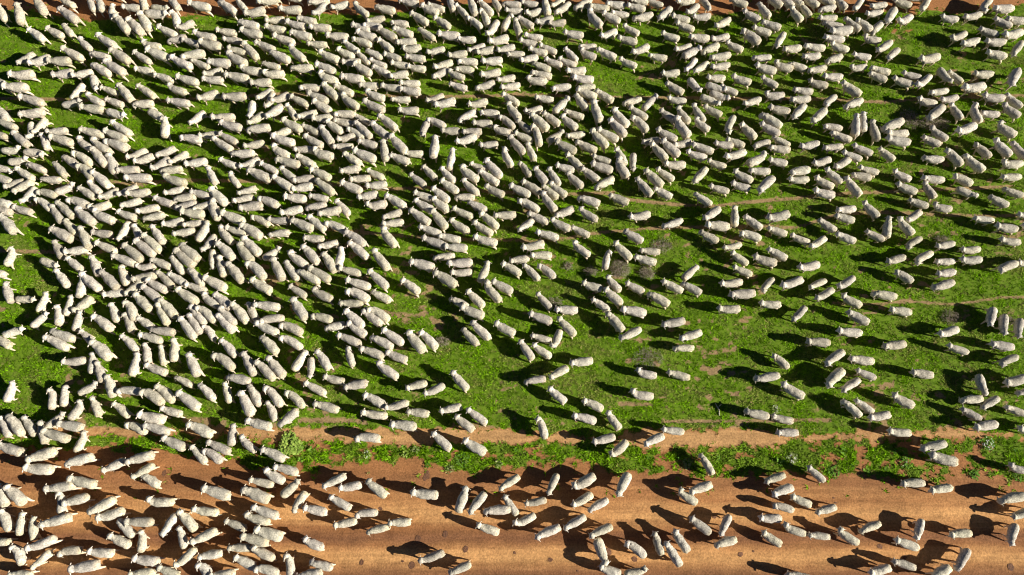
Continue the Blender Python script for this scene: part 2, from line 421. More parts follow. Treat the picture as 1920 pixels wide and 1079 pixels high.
G1, G2 = (0.15, 0.26, 0.035), (0.37, 0.47, 0.10)
B1, B2 = (0.13, 0.19, 0.045), (0.30, 0.34, 0.13)
D1, D2 = (0.07, 0.17, 0.018), (0.15, 0.29, 0.035)
leafy("leafy_bush", 543, 834, 0.50, 0.28, 420, 0.14, (G1, G2), "bright green leafy bush beside the sandy path, largest plant in the verge", "bush")
WG = "weeds growing in the grass verge"
for (u, v, rr, hh, nl, sz, pal, fl, lab) in [
        (688, 853, 0.24, 0.22, 90, 0.12, (G1, G2), 8, "pale green weed clump at the left end of the verge near the dead leaves"),
        (759, 852, 0.18, 0.22, 70, 0.11, (G1, G2), 0, "small upright green weed just below the sandy path near the middle"),
        (779, 844, 0.20, 0.2, 70, 0.10, (B1, B2), 0, "grey green weed touching the lower edge of the sandy path"),
        (843, 879, 0.26, 0.16, 90, 0.09, (B1, B2), 0, "low grey green weed mat at the bottom edge of the verge"),
        (866, 862, 0.42, 0.2, 150, 0.13, (D1, D2), 0, "dark green weed patch spreading onto the red road edge"),
        (936, 870, 0.24, 0.18, 80, 0.11, (B1, B2), 0, "isolated grey green rosette on bare soil above the road"),
        (1288, 868, 0.27, 0.22, 80, 0.15, (B1, B2), 0, "blue green weed lying in the shadow of a sheep by the road"),
        (1484, 860, 0.34, 0.22, 120, 0.12, (B1, B2), 16, "white flecked grey green weed between two shadows in the verge"),
        (1454, 768, 0.26, 0.18, 80, 0.11, (B1, B2), 6, "grey green weed above a sheep near the upper edge of the path"),
        (1564, 884, 0.33, 0.24, 120, 0.14, (D1, D2), 0, "round deep green weed standing alone at the road edge"),
        (1700, 868, 0.34, 0.26, 120, 0.13, (D1, D2), 4, "dark leafy weed below a pair of sheep in the right verge"),
        (1852, 832, 0.42, 0.3, 170, 0.13, (D1, D2), 34, "tall weed sprinkled with white blossom beside the sandy path"),
        (1828, 890, 0.28, 0.22, 90, 0.13, (D1, D2), 0, "deep green weed at the right edge of the dirt road"),
        (1908, 893, 0.26, 0.22, 80, 0.13, (D1, D2), 0, "rightmost green weed along the edge of the dirt road"),
        (374, 832, 0.2, 0.18, 70, 0.13, (G1, G2), 0, "small leafy weed between sheep at the left end of the verge")]:
    leafy("weed_plant", u, v, rr * 0.75, hh * 0.55, int(nl * 0.6), sz * 0.78, pal, lab, "weed", WG, fl)
# small weeds nobody would count fill the verge
vs_, fs_, cs_ = [], [], []
NW = 70
wu = rng.uniform(300, 1990, NW); wv = rng.uniform(830, 900, NW)
wx, wy = to_world(wu, wv, 0.0)
bw = bareness(wx, wy)
for s in range(NW):
    if bw[s] > 0.55: continue
    zz = float(height(wx[s:s + 1], wy[s:s + 1])[0]); rr = random.uniform(0.06, 0.15)
    base_c = np.array(random.choice([D1, D2, G1, D2]))
    for j in range(11):
        a = random.uniform(0, 6.283); q = rr * random.uniform(0.1, 0.6); c = Vector((wx[s] + math.cos(a) * q, wy[s] + math.sin(a) * q, zz + random.uniform(0.03, 0.12)))
        d = Vector((math.cos(a), math.sin(a), random.uniform(-0.1, 0.7))).normalized(); sd_ = d.cross(Vector((0, 0, 1))).normalized(); L = rr * random.uniform(0.7, 1.2)
        i0 = len(vs_); vs_ += [tuple(c), tuple(c + d * L * 0.5 + sd_ * L * 0.3), tuple(c + d * L), tuple(c + d * L * 0.5 - sd_ * L * 0.3)]; fs_.append((i0, i0 + 1, i0 + 2, i0 + 3))
        cs_ += [base_c * random.uniform(0.7, 1.25)] * 4
o = bpy.data.objects.new("weeds", np_mesh("weeds", np.array(vs_), np.array(fs_), m_leaf, np.array(cs_))); col.objects.link(o)
tag(o, "low broad leaved weeds mixed into the grass verge", "weeds", None, "stuff")

def dry_shrub(u, v, rx, ry, h, nt, label):
    x0, y0 = [float(t) for t in to_world(u, v, h * 0.4)]
    z0 = float(height(np.array([x0]), np.array([y0]))[0])
    e = bpy.data.objects.new("dry_shrub", None); e.location = (x0, y0, z0); e.empty_display_size = 0.1; col.objects.link(e)
    tag(e, label, "dry shrub", "dry shrubs in the pasture")
    vs, fs = [], []
    for s in range(7):
        a = 2 * math.pi * s / 7 + random.random()
        tube(vs, fs, [(0, 0, -0.02), (math.cos(a) * rx * 0.3, math.sin(a) * ry * 0.3, h * 0.5), (math.cos(a) * rx * 0.7, math.sin(a) * ry * 0.7, h * 0.8)], [0.016, 0.011, 0.006], 4)
    o = bpy.data.objects.new("branch", np_mesh("branch", np.array([tuple(q) for q in vs]), np.array(fs), m_twig)); col.objects.link(o); o.parent = e
    vs, fs = [], []
    for s in range(int(nt * 1.5)):
        a = random.uniform(0, 6.283); q = math.sqrt(random.random()); c = Vector((math.cos(a) * rx * q, math.sin(a) * ry * q, h * random.uniform(0.15, 1 - 0.6 * q * q)))
        d = Vector((random.gauss(0, 1), random.gauss(0, 1), random.gauss(0.25, 0.5))).normalized() * random.uniform(0.10, 0.22)
        m2 = c + d * 0.5 + Vector((random.gauss(0, 0.015), random.gauss(0, 0.015), random.gauss(0, 0.015)))
        tube(vs, fs, [c, m2, c + d], [0.006, 0.005, 0.003], 3)
    o = bpy.data.objects.new("twigs", np_mesh("twigs", np.array([tuple(q) for q in vs]), np.array(fs), m_twig)); col.objects.link(o); o.parent = e
for a in [(1163, 504, 0.50, 0.46, 0.34, 420, "round grey dry shrub just below a sheep with its head turned right"),
          (1213, 511, 0.36, 0.36, 0.26, 240, "smaller grey dry shrub right of the round grey one"),
          (1108, 510, 0.34, 0.24, 0.18, 150, "low pale dry shrub left of the round grey one"),
          (1065, 500, 0.24, 0.2, 0.15, 90, "tiny pale tuft of dead twigs left of the grey shrubs"),
          (1707, 224, 0.55, 0.6, 0.3, 330, "pale straw coloured dry shrub near the upper right, left of its neighbour"),
          (1752, 232, 0.85, 0.42, 0.34, 420, "widest dry shrub, behind a standing sheep near the upper right"),
          (1768, 452, 0.45, 0.3, 0.22, 170, "grey dry shrub beside a sheep in the right part of the pasture"),
          (1782, 595, 0.45, 0.35, 0.24, 180, "brown dry shrub left of a shadow near the right edge"),
          (1216, 672, 0.75, 0.5, 0.14, 200, "flat spread of dead stalks above two sheep facing left"),
          (1040, 568, 0.4, 0.3, 0.13, 110, "thin dead stalks beside a sheep near the middle of the pasture"),
          (1240, 460, 0.55, 0.35, 0.15, 170, "pale dead stalks upper right of the round grey shrub"),
          (830, 640, 0.35, 0.25, 0.14, 110, "pale dead weed right of a sheep left of centre"),
          (1893, 1041 - 440, 0.3, 0.2, 0.14, 60, "little dry tuft near the right edge")]:
    dry_shrub(*a)

m_bleached, n, l, b = node_mat("bleached_wood", 0.8, 0.1)
g = n.new("ShaderNodeNewGeometry"); z = n.new("ShaderNodeTexNoise"); z.inputs["Scale"].default_value = 14
l.new(g.outputs["Position"], z.inputs["Vector"])
r = n.new("ShaderNodeValToRGB"); r.color_ramp.elements[0].color = (0.36, 0.31, 0.24, 1); r.color_ramp.elements[1].color = (0.60, 0.54, 0.44, 1)
l.new(z.outputs[0], r.inputs[0]); l.new(r.outputs[0], b.inputs["Base Color"])
x0, y0 = [float(t) for t in to_world(1346, 768, 0.05)]
vs, fs = [], []
tube(vs, fs, [(0.05, -0.30, 0.03), (0.06, -0.02, 0.045), (-0.02, 0.12, 0.05), (-0.09, 0.30, 0.04)], [0.020, 0.028, 0.026, 0.016], 7)
tube(vs, fs, [(0.02, 0.08, 0.05), (0.10, 0.17, 0.055), (0.19, 0.24, 0.04)], [0.026, 0.022, 0.014], 7)
o = bpy.data.objects.new("fallen_branch", np_mesh("fallen_branch", np.array([tuple(q) for q in vs]), np.array(fs), m_bleached, smooth=True)); o.location = (x0, y0, float(height(np.array([x0]), np.array([y0]))[0]) + 0.015); col.objects.link(o)
tag(o, "bleached forked branch lying on the grass above the path", "branch")

SHEEP = """
-2 13 6 33  35 6 40 48  66 -4 84 26  110 -4 136 9  165 -7 174 17  184 -7 189 18  206 6 211 37  229 11 259 13
264 -6 270 13  316 15 283 11  317 28 275 26  218 29 242 62  240 33 268 66  262 24 281 57  327 18 332 51  295 51 332 68
53 53 81 75  88 53 114 66  114 42 134 66  112 17 145 40  145 72 167 90  182 68 217 88  117 92 156 112  31 119 62 101
53 123 95 108  88 116 132 114  167 99 207 110  209 94 242 116  250 97 281 117  261 83 301 88  275 95 316 110  171 119 207 141
196 117 235 139  251 127 286 134  288 139 323 150  15 145 66 139  95 143 138 134  132 143 173 134  178 174 174 141  189 163 218 174
-11 147 11 162  2 165 57 165  134 184 154 160  158 178 193 195  222 158 248 191  257 160 290 182  37 182 84 196  195 184 229 196
202 -15 224 -9  317 -6 330 11  330 55 361 40  352 7 394 15  410 2 442 24  440 -4 462 20  456 29 497 18  480 6 524 -2
522 20 565 18  532 -7 561 -4  576 6 616 0  587 28 610 7  618 15 653 4  495 39 533 35  555 33 592 40  445 42 486 51
533 42 574 51  495 51 535 57  577 51 621 53  543 61 583 70  403 57 443 61  449 59 491 66  416 72 453 77  361 64 405 73
511 68 552 81  610 68 653 70  574 81 612 83  311 77 348 68  339 72 374 83  372 81 414 88  477 79 515 94  425 90 462 99
456 81 482 110  537 88 572 114  339 106 383 101  319 110 361 128  357 112 392 127  388 117 432 119  423 103 462 121  504 97 543 114
596 99 636 114  488 117 524 125  543 130 587 127  590 119 629 136  447 130 489 134  379 141 416 130  377 150 418 149  421 141 466 149
489 141 533 138  330 145 372 156  466 156 508 152  592 141 633 154  559 160 599 165  603 158 634 184  310 163 348 173  368 187 409 173
416 182 460 180  477 184 511 167  506 191 541 176  543 180 577 196  574 174 616 191  313 189 355 195  659 6 690 28  701 13 740 20
747 0 784 6  787 11 822 24  800 6 833 17  841 -7 848 13  853 6 877 31  879 -6 892 28  897 0 923 26  921 -9 938 17
903 15 916 48  877 28 903 51  958 24 943 55  912 70 934 40  964 35 975 64  686 39 719 33  730 39 765 44  769 24 802 44
813 31 844 51  663 46 688 55  685 44 710 51  707 53 743 73  736 53 773 66  782 53 815 72  819 66 861 68  855 73 892 73
666 61 705 72  659 70 696 84  708 72 736 95  740 79 780 77  642 77 672 97  683 92 716 106  751 95 789 88  798 99 833 90
839 105 874 99  877 95 907 84  892 99 925 90  914 81 953 70  929 95 965 86  947 99 984 101  630 92 663 106  668 95 692 119
718 99 751 110  758 105 797 110  692 112 723 123  639 116 675 114  661 119 696 139  730 117 767 123  762 125 797 128  697 123 730 139
727 143 765 136  811 128 848 116  809 145 841 128  837 134 870 145  852 125 888 132  855 112 896 117  901 116 941 112  899 143 938 134
930 150 965 143  890 167 927 154  936 165 975 158  841 156 875 165  637 143 681 150  672 158 708 160  626 158 661 176  752 156 782 156
712 162 752 165  747 165 787 173  681 173 721 185  730 185 769 185  798 191 831 178  940 174 973 195  944 4 973 7  977 2 1008 7
1019 -6 1028 28  1034 13 1058 -6  1039 26 1069 6  1076 18 1109 -2  1102 11 1142 18  1135 6 1172 9  1173 9 1210 17  1144 22 1179 28
1128 24 1162 40  1096 20 1128 50  1210 -2 1243 9  1183 -2 1212 2  1232 37 1258 15  1186 37 1223 28  1258 29 1293 37  1265 42 1302 55
944 18 981 18  983 28 1017 17  970 31 999 48  1006 42 1034 33  1027 44 1060 39  1054 62 1094 66  1124 70 1157 57  1168 48 1197 62
1157 70 1194 79  1238 62 1274 72  981 66 1017 70  972 75 1008 83  1010 84 1043 97  990 92 1025 99  1060 90 1080 110  1085 86 1118 86
1083 95 1118 106  1118 92 1155 108  1184 101 1216 86  1216 103 1249 108  1159 110 1194 123  1019 110 1054 121  1047 110 1078 121  997 117 1032 130
973 114 1008 106  1060 134 1098 130  1071 147 1113 149  994 136 1034 143  983 150 1025 152  1030 163 1071 162  1239 139 1274 134  1247 154 1282 174
1252 185 1284 189  1080 163 1115 162  1080 167 1118 182  1115 169 1150 189  1001 180 1038 187  1166 193 1203 185  1268 4 1301 0  1286 26 1312 7
1337 20 1315 -6  1370 -2 1400 7  1420 4 1444 31  1391 20 1426 37  1442 -6 1459 6  1464 -4 1479 6  1481 13 1504 37  1499 4 1521 28
1508 -6 1530 7  1484 -6 1497 4  1536 -6 1559 4  1534 17 1569 11  1565 -7 1583 11  1602 20 1618 -4  1532 35 1569 33  1543 42 1580 50
1583 33 1613 55  1552 62 1596 57  1541 70 1583 75  1554 81 1593 94  1506 86 1547 90  1503 105 1539 103  1548 114 1581 103  1466 92 1503 88
1453 90 1471 62  1389 55 1424 81  1409 51 1446 62  1427 40 1464 51  1339 51 1369 35  1297 33 1332 29  1290 68 1330 72  1332 75 1367 66
1315 97 1348 83  1315 88 1281 105  1264 94 1297 84  1361 79 1392 92  1328 110 1369 103  1332 127 1367 121  1286 134 1304 112  1301 134 1326 119
1323 145 1361 145  1411 108 1446 106  1413 123 1455 134  1453 121 1482 127  1477 116 1514 128  1515 132 1550 125  1541 143 1580 143  1370 143 1409 154
1426 143 1459 160  1514 152 1552 160  1486 167 1525 171  1576 154 1613 178  1315 173 1292 147  1363 171 1325 158  1350 160 1383 173  1369 187 1332 173
1352 195 1315 180  1431 180 1470 178  1479 187 1519 185  1392 196 1426 185  1543 196 1567 180  1587 198 1613 189  1630 11 1663 7  1623 26 1654 22
1674 0 1709 9  1728 22 1742 -4  1707 -6 1726 -6  1660 46 1678 17  1684 44 1711 29  1610 37 1630 53  1634 62 1656 40  1618 70 1651 75
1641 99 1671 79  1663 110 1685 92  1597 101 1634 106  1594 128 1625 123  1630 127 1669 136  1629 136 1663 149  1689 136 1728 145  1671 147 1711 158
1717 167 1744 143  1717 116 1764 106  1764 31 1797 35  1805 35 1840 26  1836 24 1858 -2  1858 17 1898 17  1862 33 1898 48  1889 35 1917 39
1838 55 1867 64  1876 70 1917 61  1781 77 1812 62  1799 84 1836 75  1843 79 1885 79  1847 97 1887 105  1897 106 1917 79  1783 154 1764 130
1779 132 1805 152  1823 139 1862 138  1891 165 1908 132  1799 169 1847 162  1741 174 1779 169  1838 182 1882 185  154 188 116 197  149 202 195 206
246 195 286 193  237 219 200 208  306 222 284 210  310 219 308 257  35 217 84 210  -2 204 9 221  -7 226 29 239  57 261 57 230
62 250 83 224  84 248 125 243  77 248 86 279  92 255 138 270  22 248 51 272  -22 248 6 255  149 244 195 254  204 228 250 255
195 246 237 263  195 261 240 281  141 261 174 281  169 263 209 288  173 277 200 312  136 281 174 310  39 281 2 281  90 288 46 285
51 298 17 303  48 305 84 321  22 318 -13 312  29 316 62 336  99 301 121 331  116 290 145 312  152 305 176 338  204 288 215 325
217 318 259 318  235 299 275 281  250 305 286 292  290 292 327 277  288 316 312 301  314 307 351 285  297 321 341 316  233 334 283 334
301 333 351 344  308 362 341 353  73 336 112 336  141 345 103 360  72 355 101 366  147 351 174 369  162 340 189 364  173 320 207 353
217 367 257 349  235 366 281 360  -11 329 15 340  4 351 44 338  20 360 61 340  337 255 377 263  372 255 407 250  409 250 445 268
398 261 436 283  354 232 381 210  394 222 440 219  410 232 454 241  467 222 473 189  462 233 493 211  460 244 506 239  495 221 530 197
500 204 511 173  537 193 554 222  585 189 621 210  554 219 594 210  583 224 623 219  609 226 642 248  623 211 667 215  623 224 662 232
528 226 565 244  565 233 598 250  599 237 623 270  568 255 605 274  631 263 666 252  621 274 662 274  511 254 543 241  508 257 552 270
454 276 495 266  504 276 543 294  550 279 585 279  581 285 625 294  554 290 590 312  515 299 563 310  431 290 477 287  409 299 445 312
447 316 486 298  486 305 521 323  524 314 554 338  546 338 588 333  581 316 620 336  588 336 627 364  511 331 548 355  544 356 587 347
462 318 510 338  425 323 447 349  387 312 403 344  344 309 387 301  443 362 478 351  635 180 672 202  679 191 721 208  745 208 784 206
813 200 853 188  875 199 914 189  949 193 975 224  661 213 692 230  650 237 683 259  664 228 696 259  694 232 729 259  708 215 745 244
800 219 835 237  786 255 802 226  857 226 892 208  883 230 923 230  897 208 936 213  921 241 958 248  826 244 861 244  864 246 903 246
852 270 894 255  896 272 934 268  938 277 960 312  819 255 811 296  850 277 842 318  670 263 708 274  718 263 723 301  730 254 762 287
756 287 791 287  729 290 767 303  661 283 705 301  642 285 677 309  635 321 675 314  685 318 719 333  653 336 694 334  683 349 725 344
637 342 679 360  767 325 797 347  791 309 817 334  824 314 853 340  824 336 859 360  859 314 896 338  881 307 912 316  908 299 940 333
897 320 934 345  864 336 897 364  907 349 945 366  1067 182 1038 211  1076 175 1102 204  1109 189 1126 230  1232 177 1206 204  981 211 1017 202
994 213 1027 244  1017 210 1049 233  1058 208 1094 219  1050 217 1082 241  1146 206 1177 237  1139 221 1175 257  1177 200 1214 222  1186 215 1214 246
1236 206 1269 226  1267 200 1293 230  1263 222 1291 257  1228 243 1269 263  1201 266 1239 261  1219 268 1250 299  1238 263 1273 292  1263 274 1295 265
968 224 997 248  1003 232 1012 274  1058 246 1028 263  1060 254 1096 250  1106 244 1139 276  1117 243 1159 263  962 248 999 263  953 255 983 288
986 266 1003 299  975 301 994 329  1001 314 1025 344  1027 314 1049 347  977 338 1014 362  953 347 994 366  1027 342 1063 367  1017 347 1045 369
1039 265 1080 285  1078 266 1118 283  1061 287 1091 316  1041 309 1076 318  1089 314 1122 338  1060 323 1093 351  1109 292 1146 303  1106 307 1148 320
1155 276 1173 309  1151 296 1177 333  1186 321 1188 288  1243 309 1285 309  1230 316 1263 336  1208 318 1241 349  1192 333 1221 366  1113 353 1151 334
1225 351 1260 369  937 213 964 239  1297 195 1321 228  1317 199 1354 215  1299 222 1330 243  1358 252 1376 219  1387 230 1418 259  1438 202 1481 210
1424 213 1464 239  1422 232 1462 252  1448 255 1482 272  1409 272 1444 265  1440 276 1482 281  1361 259 1396 272  1337 268 1376 272  1295 270 1336 285
1284 285 1325 296  1325 301 1361 312  1356 298 1398 285  1442 292 1400 307  1442 299 1475 305  1482 224 1510 197  1519 232 1548 206  1605 215 1604 255
1541 232 1580 241  1556 248 1596 263  1497 276 1536 268  1541 277 1580 274  1578 285 1615 298  1523 309 1558 298  1565 316 1593 298  1545 316 1580 342
1525 333 1563 351  1475 323 1519 318  1475 338 1517 336  1403 320 1444 321  1372 321 1411 340  1369 344 1407 353  1418 362 1449 334  1297 344 1325 316
1330 349 1365 358  1523 358 1565 366  1583 331 1613 367  1619 210 1619 246  1632 226 1647 263  1652 243 1691 228  1660 252 1702 250  1658 261 1704 268
1596 272 1636 288  1608 314 1647 323  1592 325 1634 334  1647 276 1678 299  1673 320 1709 336  1678 344 1720 360  1718 186 1757 195  1764 189 1794 182
1735 228 1770 199  1781 193 1805 222  1742 239 1777 261  1728 255 1764 270  1788 252 1830 235  1819 193 1838 230  1838 211 1876 213  1878 195 1913 217
1884 175 1917 200  1865 232 1904 254  1825 266 1858 294  1860 261 1895 292  1895 266 1926 296  1774 276 1803 310  1805 292 1843 320  1730 296 1770 298
1874 309 1917 307  1874 331 1915 331  1785 325 1823 345  1724 333 1770 338  1731 340 1755 369  1882 353 1920 366  37 382 66 351  20 388 57 397
-7 377 9 382  2 402 26 437  -15 391 15 397  73 371 92 391  95 384 114 417  106 377 138 408  128 369 167 388  162 395 206 382
139 391 178 421  171 399 213 415  117 410 143 439  187 371 218 357  224 386 262 375  253 397 297 388  264 412 308 401  218 397 253 408
292 373 319 382  301 423 343 412  222 448 239 421  250 421 262 450  283 423 306 456  268 439 301 472  253 450 290 479  169 435 209 439
150 426 167 465  92 426 138 452  178 454 217 472  99 450 114 483  123 472 156 467  123 483 150 505  108 501 77 487  103 505 127 538
171 478 184 516  149 511 191 547  154 525 149 549  189 507 220 542  233 459 266 489  211 478 253 496  281 485 319 501  251 503 288 498
224 496 237 535  246 524 294 516  273 525 312 546  295 507 323 538  314 511 351 536  26 463 9 496  -26 509 2 514  239 547 261 531
328 373 359 369  355 358 394 368  392 353 425 384  392 373 409 413  326 390 368 380  368 388 390 384  337 397 383 402  343 421 379 417
392 415 370 452  322 439 365 432  379 470 401 443  414 399 458 417  407 426 436 456  421 426 462 439  434 377 475 369  447 391 491 384
484 368 521 386  473 404 502 419  499 413 541 413  524 401 566 391  544 412 587 430  530 369 574 373  570 390 612 384  581 366 612 373
594 402 640 393  629 375 653 401  576 406 609 430  610 413 649 434  500 439 543 435  566 445 607 448  594 463 634 454  568 459 596 494
407 452 438 487  451 419 491 446  453 445 488 478  443 456 473 492  335 457 374 490  328 467 365 501  319 479 344 513  396 505 398 468
409 479 420 518  425 490 456 531  466 485 497 524  524 465 495 483  510 483 530 525  533 489 557 524  537 474 577 501  555 505 601 531
577 501 620 527  605 472 629 511  469 525 508 547  354 500 381 536  379 518 427 544  346 531 387 547  668 371 708 362  683 390 725 380
716 408 752 395  714 421 756 415  721 364 760 388  774 360 811 373  774 375 813 395  808 371 841 395  808 351 842 377  852 368 888 369
875 377 912 393  846 391 886 406  899 397 934 428  923 404 967 402  841 412 879 435  885 417 923 439  885 446 932 457  765 391 808 421
808 393 837 428  784 424 826 439  820 441 863 450  789 446 835 461  831 463 875 465  809 483 853 479  837 496 885 492  842 513 885 509
765 489 815 503  813 509 855 536  918 490 899 529  940 492 976 514  921 527 960 547  752 522 786 549  690 507 727 540  644 524 697 540
633 503 677 513  642 463 633 498  653 452 690 485  646 432 685 461  710 428 743 463  697 467 729 507  1012 360 1043 397  972 371 1010 395
988 399 1028 417  970 432 999 412  1030 412 1069 430  1069 424 1106 441  1003 434 1047 446  1039 406 1076 390  1083 391 1120 413  1082 369 1124 382
1140 364 1179 380  1177 410 1219 401  1241 426 1280 412  1168 432 1206 452  1069 454 1106 479  1150 454 1183 485  1140 467 1135 503  1197 468 1238 472
1188 481 1230 492  977 468 1019 456  992 478 1034 478  953 489 992 483  981 494 1010 524  1008 492 1041 520  1089 531 1129 542  1135 516 1164 546
1172 529 1208 547  1239 525 1280 547  1301 362 1334 382  1317 413 1350 390  1378 386 1378 424  1394 404 1429 428  1435 413 1479 401  1319 421 1367 426
1310 434 1347 452  1385 432 1426 448  1438 426 1475 439  1481 441 1517 454  1519 465 1548 446  1534 410 1569 432  1570 393 1604 390  1565 402 1602 413
1567 437 1605 452  1354 467 1391 457  1370 472 1402 494  1437 465 1475 485  1409 483 1455 494  1374 500 1409 514  1493 505 1536 496  1310 496 1282 522
1277 529 1315 549  1347 535 1391 529  1426 546 1449 524  1462 540 1504 524  1514 540 1550 525  1569 544 1602 520  1616 377 1649 406  1667 406 1663 445
1685 412 1709 435  1702 373 1741 386  1702 415 1726 397  1748 386 1785 391  1834 368 1797 353  1856 368 1891 384  1827 408 1860 413  1863 424 1906 430
1623 432 1658 448  1695 463 1728 446  1660 492 1698 481  1709 492 1748 474  1753 463 1790 456  1799 470 1838 467  1753 490 1792 489  1797 489 1840 487
1755 514 1792 509  1748 542 1788 529  1678 505 1711 527  1873 450 1913 454  1865 507 1906 494  1906 494 1944 490  1909 402 1941 404  1917 424 1950 426
6 529 20 568  66 560 29 560  88 548 70 582  134 553 121 590  134 586 171 557  108 571 108 608  90 584 57 612  44 614 6 628
-15 628 17 650  94 621 139 637  83 628 130 656  149 584 139 617  189 553 231 546  176 590 209 619  207 568 217 601  150 619 174 645
174 637 207 674  174 659 169 700  180 678 191 715  121 680 154 676  233 584 246 623  240 559 251 601  251 551 283 582  266 535 299 564
299 560 330 595  294 568 314 608  257 595 283 614  279 619 327 623  259 625 305 641  228 626 257 659  273 643 275 680  299 645 306 685
329 632 325 678  261 659 246 705  270 685 312 700  330 542 370 568  374 553 410 575  401 549 434 579  407 577 442 608  372 570 403 604
355 573 385 606  352 588 376 625  337 593 366 636  383 604 401 639  407 588 438 623  436 566 464 606  462 566 480 601  475 571 524 577
484 599 532 597  477 606 522 626  526 603 566 625  489 628 519 663  526 626 566 654  546 559 574 599  581 588 623 601  607 615 645 608
581 544 623 562  541 535 572 555  414 634 442 669  403 658 438 693  456 659 477 704  478 672 517 715  500 669 533 707  574 656 550 694
581 711 583 670  594 654 616 693  352 661 370 705  423 705 469 716  324 704 359 724  605 707 644 716  650 538 692 564  694 546 732 564
633 568 681 570  646 581 681 614  679 579 716 610  690 573 729 601  650 604 686 630  631 626 677 647  694 630 736 652  716 617 756 645
762 621 795 661  787 619 819 654  648 648 661 687  674 652 719 669  721 661 763 676  701 680 747 709  842 557 877 575  874 544 907 575
903 529 938 566  861 577 907 593  864 615 896 647  881 603 918 636  925 606 965 626  844 696 877 731  1005 548 1034 579  1038 579 1083 582
990 588 1034 603  1045 595 1078 628  994 628 1034 639  973 637 999 674  995 645 1034 670  1038 654 1050 621  1067 681 1111 676  1028 709 1065 689
981 716 1023 709  1109 559 1142 581  1131 540 1166 571  1162 579 1210 588  1137 584 1168 621  1161 637 1201 617  1214 548 1254 571  1239 610 1284 601
1188 698 1232 705  1249 696 1293 709  1343 581 1387 579  1422 570 1464 571  1363 553 1414 551  1486 604 1512 575  1528 564 1563 542  1576 553 1616 573
1565 621 1615 625  1508 639 1556 643  1449 661 1479 689  1413 713 1460 704  1543 685 1581 659  1545 726 1580 694  1580 731 1607 715  1264 652 1299 652
1273 636 1315 623  1634 549 1680 557  1665 579 1709 586  1586 582 1629 606  1757 630 1797 617  1774 647 1816 661  1654 650 1698 645  1706 696 1750 704
1590 672 1638 678  1603 693 1643 709  1856 614 1865 577  1882 630 1885 590  1909 634 1915 599  1852 643 1900 652  1869 683 1908 669  1880 722 1924 709
24 715 9 751  99 726 94 766  119 720 116 762  182 718 147 737  200 702 211 744  218 728 264 735  268 726 306 757  294 720 325 753
169 742 184 781  156 753 130 784  211 753 239 781  299 766 338 777  259 779 308 788  235 790 275 812  270 795 317 812  303 821 347 841
119 775 88 799  106 794 154 803  73 788 83 832  79 808 128 825  42 779 64 817  15 775 42 816  0 779 15 819  160 808 139 847
-6 834 42 850  48 863 106 845  119 871 174 856  189 885 233 863  235 867 288 852  248 896 284 873  264 889 294 911  42 878 101 882
332 733 374 768  372 717 401 750  420 717 429 753  451 731 473 781  467 718 486 761  499 720 528 762  502 750 515 790  537 729 570 764
570 717 610 739  587 755 634 770  460 790 508 801  526 797 552 773  352 792 398 817  436 795 432 834  387 827 431 849  445 819 478 847
357 834 385 869  381 838 414 867  489 839 533 863  513 873 557 887  491 882 533 904  642 726 688 718  758 728 800 718  793 742 833 722
681 737 721 762  674 775 727 781  719 768 765 755  760 770 804 777  824 772 863 762  874 766 912 794  850 779 888 808  730 794 780 801
663 816 712 823  809 810 844 843  866 825 910 850  1027 728 1060 753  1091 748 1131 768  1177 739 1225 744  1072 777 1117 790  1137 772 1162 803
1012 783 1021 817  1109 830 1153 819  1144 861 1177 827  1205 834 1245 817  1239 805 1282 810  1462 720 1506 744  1578 748 1615 781  1394 772 1442 781
1444 781 1488 790  1453 810 1497 812  1314 850 1337 889  1431 904 1473 891  1514 874 1547 902  1603 748 1638 773  1627 786 1669 777  1669 740 1713 762
1801 750 1843 748  1849 740 1838 705  1840 766 1874 746  1801 764 1841 786  1823 803 1869 795  1884 762 1926 777  1662 810 1707 812  1724 843 1772 832
1737 854 1792 867  1891 876 1930 884  1685 906 1733 906  1909 739 1944 729  1913 810 1944 803  84 918 139 910  128 898 178 910  9 910 44 945
-7 907 9 949  0 958 13 991  39 958 33 1002  57 969 61 1011  73 986 134 969  114 921 112 962  114 945 165 932  163 965 215 936
180 975 231 958  218 975 248 1006  233 978 286 980  202 1004 242 1024  266 993 262 1035  272 943 325 942  301 1006 329 965  26 1020 37 1057
48 1033 105 1009  53 1070 92 1033  105 1033 150 1033  162 1035 211 1039  130 1068 184 1059  246 1048 297 1055  295 1063 332 1083  15 1077 55 1079
239 1079 288 1074  -18 1017 4 1017  379 914 431 932  454 916 504 938  466 899 511 910  561 901 530 929  603 914 647 892  546 962 572 923
566 951 612 962  616 931 656 954  359 956 407 962  333 956 366 995  335 986 344 1028  357 1019 405 995  421 976 458 993  454 967 504 980
471 951 521 969  477 993 528 1008  451 1004 502 1019  427 1028 466 1028  467 1028 513 1048  438 1044 475 1065  475 1059 521 1077  541 1041 544 1077
579 1055 620 1066  565 1013 603 1028  326 1066 365 1030  372 1044 410 1039  377 1055 394 1087  563 1081 594 1076  401 1081 427 1077  633 918 677 909
685 901 723 931  664 962 705 962  626 986 664 978  686 998 725 989  725 980 769 980  769 925 820 929  875 912 859 960  877 964 910 925
905 958 956 956  943 929 969 965  934 918 973 894  890 984 936 1000  784 1055 831 1037  841 1077 881 1059  1027 929 1045 890  1072 920 1115 892
1071 951 1111 927  1102 958 1140 938  1157 932 1179 888  983 947 1023 938  962 989 1003 967  1001 1008 1050 989  1056 993 1098 969  1102 1006 1148 987
1137 1061 1120 1011  1172 1011 1210 1044  1227 995 1241 1041  1261 993 1291 1035  1247 1015 1276 1061  1122 1066 1161 1076  1217 1070 1172 1077  1290 923 1334 909
